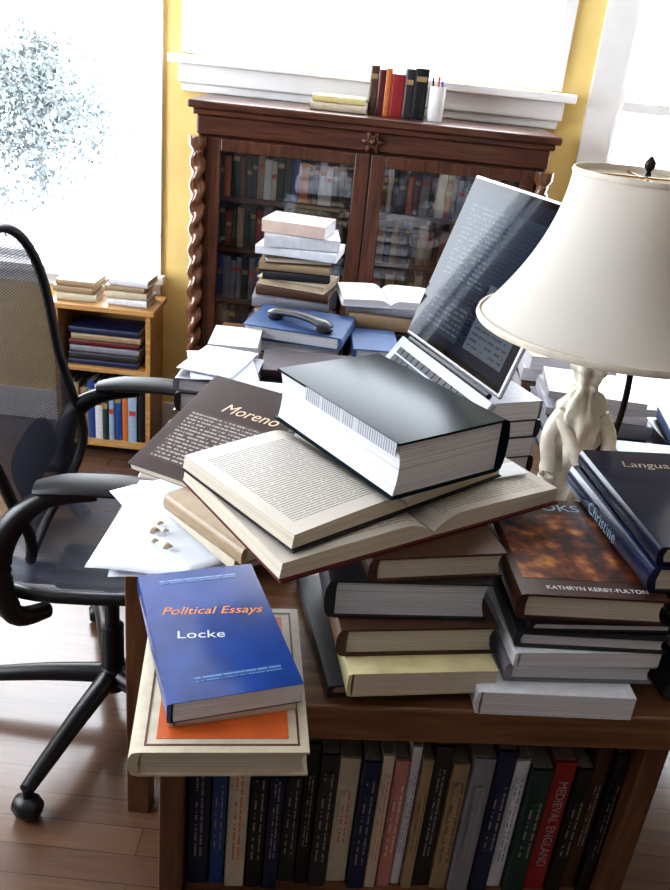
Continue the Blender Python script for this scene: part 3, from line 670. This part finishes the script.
zz, _ = stack(.89, 1.92, Zd, [('grey book under a blue book', 0, 0, .19, .25, .035, 0, 'grey'), ('white-paged book under a blue book', 0, 0, .19, .25, .04, 4, 'charcoal'), ('blue cloth book lying near the lamp', 0, 0, .18, .25, .03, -6, 'blue', {'cmat': mat('cover_steel_blue', (.05, .10, .22), rough=.4)})], 'blue book stack')
zz, _ = stack(.70, 1.65, Zd, [('charcoal book beside the lamp', 0, 0, .20, .24, .04, 5, 'charcoal'), ('black book beside the lamp', 0, 0, .2, .24, .03, -4, 'black'), ('white paperback beside the lamp', 0, 0, .18, .24, .025, 10, 'white', {'soft': True}), ('steel blue book beside the lamp', 0, 0, .17, .23, .025, 0, 'blue', {'cmat': mat('cover_steel_blue', (.05, .10, .22), rough=.4)})], 'pile beside the lamp')
PB = mat('pale_blue_paper', (.48, .58, .78), rough=.8)
zz, _ = stack(.325, 1.355, Zd, [('black book near the lamp base', 0, 0, .10, .11, .05, 0, 'black'), ('charcoal book near the lamp base', 0, 0, .10, .11, .05, 5, 'charcoal'), ('white book near the lamp base', 0, 0, .10, .11, .05, 5, 'white')], 'small pile by the lamp')
paper('pale blue sheet of paper in front of the lamp', .325, 1.355, zz + .002, .10, .12, 15, PB, .004, seedv=14)

# ------------------------------------------------------------------ laptop on books
LA = math.radians(-66)
MNX, MNY = .225, 1.855
def lt(x, y): return (MNX + x * math.cos(LA) - y * math.sin(LA), MNY + x * math.sin(LA) + y * math.cos(LA))
lz = Zd
for lab, t_, cv in (('white-paged black book propping the open laptop', .05, 'black'), ('white book propping the open laptop', .045, 'white'), ('charcoal book propping the open laptop', .045, 'charcoal'), ('white paperback directly beneath the open laptop', .045, 'grey')):
    px, py = lt(.0, .105)
    book(lab, px, py, lz, .30, .165, t_, -66, cv, PAGE_W, 'B', group='books propping the laptop', soft=(cv in ('white', 'grey'))); lz += t_ + .0006
LT = root('laptop', 'silver laptop with glossy dark screen open on a book pile', 'laptop', (MNX, MNY, lz), LA)
tl = math.radians(18.5); H0 = .036
W_, Hh = .44, .415
sc = boxes('lid', [(-W_ / 2, W_ / 2, .0, .012, .006, Hh)], STEEL, LT, bev=.005, seg=3, loc=(0, .012, H0), rot=(-tl, 0, 0))
GL = mat('black_screen_glass', (.003, .003, .005), rough=.03, coat=0, var=0, spec=.20)
boxes('screen_glass', [(-W_ / 2 + .006, W_ / 2 - .006, -.0025, -.0004, .016, Hh - .006)], GL, sc, bev=.001)
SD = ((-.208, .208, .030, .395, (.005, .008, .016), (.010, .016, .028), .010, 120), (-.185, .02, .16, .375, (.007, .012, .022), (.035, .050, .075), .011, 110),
      (-.02, .17, .20, .36, (.012, .018, .030), (.006, .010, .02), .010, 150), (.03, .19, .055, .205, (.045, .052, .065), (.02, .025, .035), .014, 90), (-.17, .0, .05, .14, (.012, .018, .028), (.045, .055, .07), .012, 90))  # light lower-right panel imitates a reflected book stack; the rest is screen content
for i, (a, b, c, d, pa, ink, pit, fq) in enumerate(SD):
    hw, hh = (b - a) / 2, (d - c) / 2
    pm = print_mat('screen_pixels_reflection_%d' % i, pa, ink, pit, fq, -hw * .9, hw * .9, -hh * .86, hh * .8, rough=.04, strength=.9, thr=.46, emit=.4, spec=.20)
    q = mesh_obj('screen_display_reflection', [(-hw, -hh, 0), (hw, -hh, 0), (hw, hh, 0), (-hw, hh, 0)], [[0, 1, 2, 3]], pm, sc)
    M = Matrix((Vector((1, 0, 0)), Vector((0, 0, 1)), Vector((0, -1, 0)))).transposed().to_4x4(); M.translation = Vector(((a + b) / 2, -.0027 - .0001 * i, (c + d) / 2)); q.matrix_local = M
tube('hinge', [(-.19, .012, H0 - .001), (.19, .012, H0 - .001)], .007, BLACKP, LT, seg=14, sm=1)
dk_ang = math.radians(52)
dk = boxes('keyboard_deck', [(-W_ / 2, W_ / 2, -.235, -.002, -.016, 0)], mat('deck_silver', (.30, .33, .40), rough=.4, metal=.6), LT, bev=.004, seg=3, loc=(0, .006, H0), rot=(dk_ang, 0, 0))
KM = mat('dark_keycap', (.03, .03, .035), rough=.5)
KL = []
for r_ in range(5):
    for c_ in range(14): KL.append((-.19 + c_ * .0272, -.19 + c_ * .0272 + .023, -.045 - r_ * .022, -.045 - r_ * .022 + .018, .0003, .0022))
kk = boxes('keys', KL, KM, dk); kk['kind'] = 'stuff'
boxes('touchpad', [(-.055, .055, -.222, -.165, .0002, .0008)], mat('touchpad_grey', (.35, .36, .40), rough=.35, metal=.4), dk)

# ------------------------------------------------------------------ lamp
LP = root('table_lamp', 'table lamp with cream bell shade and carved cream figurine base', 'lamp', (.460, 1.46, .7405))
BRZ = mat('dark_bronze', (.02, .015, .012), rough=.35, metal=.6)
IV = mat('carved_ivory_stone', (.62, .57, .47), rough=.3, nscale=22, var=.22, bump=.8)
lathe('base', [(.001, 0), (.075, 0), (.078, .01), (.070, .022), (.055, .03), (.001, .03)], BRZ, LP)
def figfn(r, z, a):
    return .88 * r * (1 + .20 * math.sin(3 * a + z * 26) + .12 * math.sin(7 * a - z * 45) + .10 * math.sin(z * 80 + 2 * a) + .05 * math.sin(13 * a + z * 20))
prof = [(.001, .031), (.055, .032), (.062, .05), (.056, .08), (.046, .12), (.040, .16), (.046, .20), (.054, .235), (.046, .265), (.050, .295), (.036, .325), (.022, .345), (.018, .355), (.026, .365), (.030, .380), (.026, .398), (.012, .41), (.001, .412)]
P_ = []
for i in range(len(prof) - 1):
    for k in range(4): P_.append((prof[i][0] + (prof[i + 1][0] - prof[i][0]) * k / 4, prof[i][1] + (prof[i + 1][1] - prof[i][1]) * k / 4))
P_.append(prof[-1])
fg = lathe('figurine', P_, IV, LP, seg=64, loc=(-.018, 0, 0), fn=lambda r, z, a: figfn(r, z, a) if z < .34 else r * (1 + .14 * math.sin(5 * a) + .1 * math.sin(z * 200)))
tube('figurine_arm', [(.034, -.01, .300), (.056, -.02, .26), (.048, -.045, .215), (.012, -.050, .225)], [.016, .014, .012, .010], IV, fg, seg=12)
tube('figurine_arm', [(-.032, -.01, .300), (-.052, -.015, .25), (-.045, -.03, .19), (-.050, -.02, .12)], [.016, .015, .014, .018], IV, fg, seg=12)
tube('figurine_drapery', [(-.040, -.02, .29), (-.01, -.052, .24), (.030, -.052, .17), (.054, -.02, .10), (.045, .03, .05)], [.010, .013, .014, .016, .014], IV, fg, seg=12)
tube('pole', [(.052, .02, .02), (.058, .02, .20), (.062, .015, .33), (.045, .0, .42), (0.005, 0, .46)], .006, BRZ, LP, seg=10)
m, t, p = nt('cream_shade_fabric')
df = t.nodes.new('ShaderNodeBsdfDiffuse'); df.inputs[0].default_value = (.72, .69, .65, 1); tl_ = t.nodes.new('ShaderNodeBsdfTranslucent'); tl_.inputs[0].default_value = (.76, .70, .61, 1)
nn = t.nodes.new('ShaderNodeTexNoise'); nn.inputs['Scale'].default_value = 90; bm_ = t.nodes.new('ShaderNodeBump'); bm_.inputs['Strength'].default_value = .1; t.links.new(nn.outputs[0], bm_.inputs['Height']); t.links.new(bm_.outputs[0], df.inputs['Normal'])
ms = t.nodes.new('ShaderNodeMixShader'); ms.inputs[0].default_value = .38
t.links.new(df.outputs[0], ms.inputs[1]); t.links.new(tl_.outputs[0], ms.inputs[2]); t.links.new(ms.outputs[0], t.nodes['Material Output'].inputs[0]); SHF = m
pr = []
dz = -.018
for k in range(25):
    s = k / 24; rr = .232 - (.232 - .118) * (1 - (1 - s) ** 1.9); pr.append((rr, dz + .475 + .262 * s))
inner = [(r_ - .002, z_) for r_, z_ in pr[::-1]]
def shfn(r, z, a): return r * (1 + .004 * abs(math.cos(4 * a)))
sh = lathe('lamp_shade', pr + inner, SHF, LP, seg=96, fn=shfn, close=True)
TRM = mat('shade_trim', (.6, .54, .45), rough=.7)
lathe('shade_trim', [(.2345, .472), (.2365, .476), (.2345, .484), (.2315, .484), (.2305, .472)], TRM, sh, seg=96, close=True, loc=(0, 0, dz))
lathe('shade_trim', [(.1185, .729), (.1205, .733), (.1185, .739), (.116, .739), (.115, .729)], TRM, sh, seg=96, close=True, loc=(0, 0, dz))
tube('harp', [(0, .0, .455), (.0, .06, .52), (0, .055, .66), (0, 0, .710), (0, -.055, .66), (0, -.06, .52), (0, 0, .455)], .002, BRASS, LP, seg=8)
boxes('shade_spider', [(-.115, .115, -.0015, .0015, .731 + dz, .734 + dz), (-.0015, .0015, -.115, .115, .7275 + dz, .7305 + dz)], BRASS, sh)
lathe('finial', [(.001, .737), (.006, .739), (.004, .746), (.009, .753), (.009, .760), (.003, .768), (.001, .770)], BRZ, LP, seg=20, loc=(0, 0, dz - .003))
lathe('light_bulb', [(.001, .46), (.014, .465), (.016, .49), (.03, .53), (.032, .55), (.022, .575), (.001, .583)], mat('frosted_bulb', (.8, .8, .78), rough=.3), LP, seg=24)

# ------------------------------------------------------------------ office chair
CH = root('office_chair', 'black office chair with mesh back and armrests on five casters', 'chair', (-.50, 1.69, 0), math.radians(6))
def spow(v, e): return math.copysign(abs(v) ** e, v)
def disc(name, a, b, shape, m, parent, rings=8, seg=48, ex=.62):
    V = [shape(0, 0)]; F_ = []
    for r_ in range(1, rings + 1):
        for j in range(seg):
            an = 2 * math.pi * j / seg; V.append(shape(a * spow(math.cos(an), ex) * r_ / rings, b * spow(math.sin(an), ex) * r_ / rings))
    for j in range(seg): F_.append([0, 1 + j, 1 + (j + 1) % seg])
    for r_ in range(rings - 1):
        for j in range(seg):
            p0, p1 = 1 + r_ * seg, 1 + (r_ + 1) * seg; F_.append([p0 + j, p1 + j, p1 + (j + 1) % seg, p0 + (j + 1) % seg])
    o = mesh_obj(name, V, F_, m, parent, smooth=True)
    return o, [shape(a * spow(math.cos(2 * math.pi * j / seg), ex), b * spow(math.sin(2 * math.pi * j / seg), ex)) for j in range(seg)]
m, t, p = nt('black_chair_mesh')
tr = t.nodes.new('ShaderNodeBsdfTransparent'); ms = t.nodes.new('ShaderNodeMixShader'); setp(p, Base_Color=(.016, .020, .038, 1), Roughness=.6, Specular_IOR_Level=.3)
tc = t.nodes.new('ShaderNodeTexCoord')
fr_ = []
for dr in ('Z', 'Y'):
    wv = t.nodes.new('ShaderNodeTexWave'); wv.bands_direction = dr; wv.inputs['Scale'].default_value = 60; t.links.new(tc.outputs['Object'], wv.inputs[0]); fr_.append(wv.outputs['Fac'])
fac = math_n(t, 'ADD', math_n(t, 'MULTIPLY', math_n(t, 'MULTIPLY', fr_[0], fr_[1]), .40), .06)
t.links.new(fac, ms.inputs[0]); t.links.new(p.outputs[0], ms.inputs[1]); t.links.new(tr.outputs[0], ms.inputs[2]); t.links.new(ms.outputs[0], t.nodes['Material Output'].inputs[0]); MESHM = m
def backshape(u, v):
    z = .85 + v
    x = -.175 - .10 * (z - .5) - .05 * (max(0, (z - .85)) ** 2) * 5 + .35 * u * u + .045 * math.exp(-((z - .64) / .12) ** 2)
    w = 1.0 + .06 * math.sin((v + .1) * 4)
    return (x, u * w + .04, z)
bk, rim = disc('backrest_mesh', .28, .330, backshape, MESHM, CH, ex=.50)
bk.name = 'backrest'
tube('backrest_frame', rim, .012, BLACKP, bk, closed=True, sm=1, seg=10)
tube('back_support', [(-.10, 0, .41), (-.24, 0, .42), (-.28, 0, .52), (-.27, 0, .66), (-.28, 0, .78)], [.03, .028, .022, .018, .014], BLACKP, CH, seg=12)
def lumbar(u, v):
    x, y, z = backshape(u, v - .16); return (x - .02, y, z)
disc('lumbar_support', .16, .055, lumbar, BLACKR, CH, rings=3)
def seatshape(u, v):
    return (u, v, .50 + .25 * v * v - .9 * max(0, u - .12) ** 2 + .1 * u * u)
st, rim = disc('seat', .245, .245, seatshape, MESHM, CH)
tube('seat_frame', rim, .014, BLACKP, st, closed=True, sm=1, seg=10)
boxes('tilt_mechanism', [(-.12, .10, -.07, .07, .405, .455)], BLACKP, CH, bev=.015, seg=3)
lathe('gas_cylinder', [(.001, .08), (.028, .08), (.028, .26), (.018, .265), (.018, .405), (.001, .405)], BLACKP, CH, seg=24)
for sgn in (-1, 1):
    y = sgn * .275 + (.05 if sgn > 0 else .025)
    dzz = .070 if sgn > 0 else .085; dx = .045 if sgn > 0 else .035
    ar = tube('armrest', [(-.13 + dx, y, .690 + dzz), (-.07 + dx, y, .700 + dzz), (.03 + dx, y, .702 + dzz), (.10 + dx, y, .695 + dzz), (.135 + dx, y, .684 + dzz)], [.026, .040, .042, .038, .022], BLACKR, CH, seg=16, flat=.38)
    tube('armrest_bracket', [(-.10, sgn * .20, .45), (-.15, sgn * .26, .48), (-.18, y, .58), (-.15, y, .68), (-.08, y, .665 + dzz), (.02, y, .683 + dzz)], [.018, .022, .028, .026, .020, .014], BLACKP, ar, seg=12)
    tube('armrest_loop', [(-.25, sgn * .22, .62), (-.235, sgn * .262, .56), (-.17, sgn * .268, .55)], .015, BLACKP, ar, seg=10)
base = lathe('wheel_base', [(.001, .075), (.036, .075), (.042, .09), (.036, .13), (.028, .14), (.001, .14)], BLACKP, CH, seg=24)
for k in range(5):
    a = math.radians(256 - 6 - k * 72); c, s = math.cos(a), math.sin(a); R_ = .37
    tube('leg', [(.03 * c, .03 * s, .112), (.16 * c, .16 * s, .105), (.30 * c, .30 * s, .088), (R_ * c, R_ * s, .078)], [.026, .023, .019, .016], BLACKP, base, seg=12)
    cs_ = tube('caster', [(R_ * c + .011 * s * q, R_ * s - .011 * c * q, .030) for q in (-2.6, -1, 1, 2.6)], [.020, .0298, .0298, .020], BLACKP, CH, seg=24, sm=1)
    tube('caster_stem', [(R_ * c, R_ * s, .05), (R_ * c, R_ * s, .082)], .009, BLACKP, cs_, seg=10, sm=1)

# ------------------------------------------------------------------ lights, world, camera
w = bpy.data.worlds.new('World'); S.world = w; w.use_nodes = True
bg = w.node_tree.nodes['Background']; bg.inputs[0].default_value = (.87, .93, 1.0, 1); bg.inputs[1].default_value = 10.5
def portal(loc, rot, sx, sy):
    l = bpy.data.lights.new('window_portal', 'AREA'); l.shape = 'RECTANGLE'; l.size = sx; l.size_y = sy; l.cycles.is_portal = True
    o = bpy.data.objects.new('window_portal', l); COL.objects.link(o); o.location = loc; o.rotation_euler = rot
for h in HB: portal(((h[0] + h[1]) / 2, Y1 + .11, (h[2] + h[3]) / 2), (math.radians(-90), 0, 0), h[1] - h[0], h[3] - h[2])
portal((X0 - .11, (a0 + a1) / 2, 1.6), (0, math.radians(-90), 0), 1.6, a1 - a0)
l = bpy.data.lights.new('added_fill_light', 'AREA'); l.size = 1.6; l.energy = 2.5; l.color = (1, .90, .80)  # added fill lamp overhead, brightens the sides facing the camera
o = bpy.data.objects.new('added_fill_light', l); COL.objects.link(o); o.location = (.1, .1, 2.66)
cam = bpy.data.cameras.new('camera'); co = bpy.data.objects.new('camera', cam); COL.objects.link(co); S.camera = co
th, ro = math.radians(25), math.radians(6)
F = Vector((0, math.cos(th), -math.sin(th))); U0 = Vector((0, math.sin(th), math.cos(th))); R0 = Vector((1, 0, 0))
R = R0 * math.cos(ro) + U0 * math.sin(ro); U = U0 * math.cos(ro) - R0 * math.sin(ro)
M = Matrix((R, U, -F)).transposed().to_4x4(); M.translation = Vector((0, 0, 1.6)); co.matrix_world = M
cam.sensor_fit = 'VERTICAL'; cam.sensor_height = 32; cam.lens = 32 * 850 / 890; cam.clip_start = .02
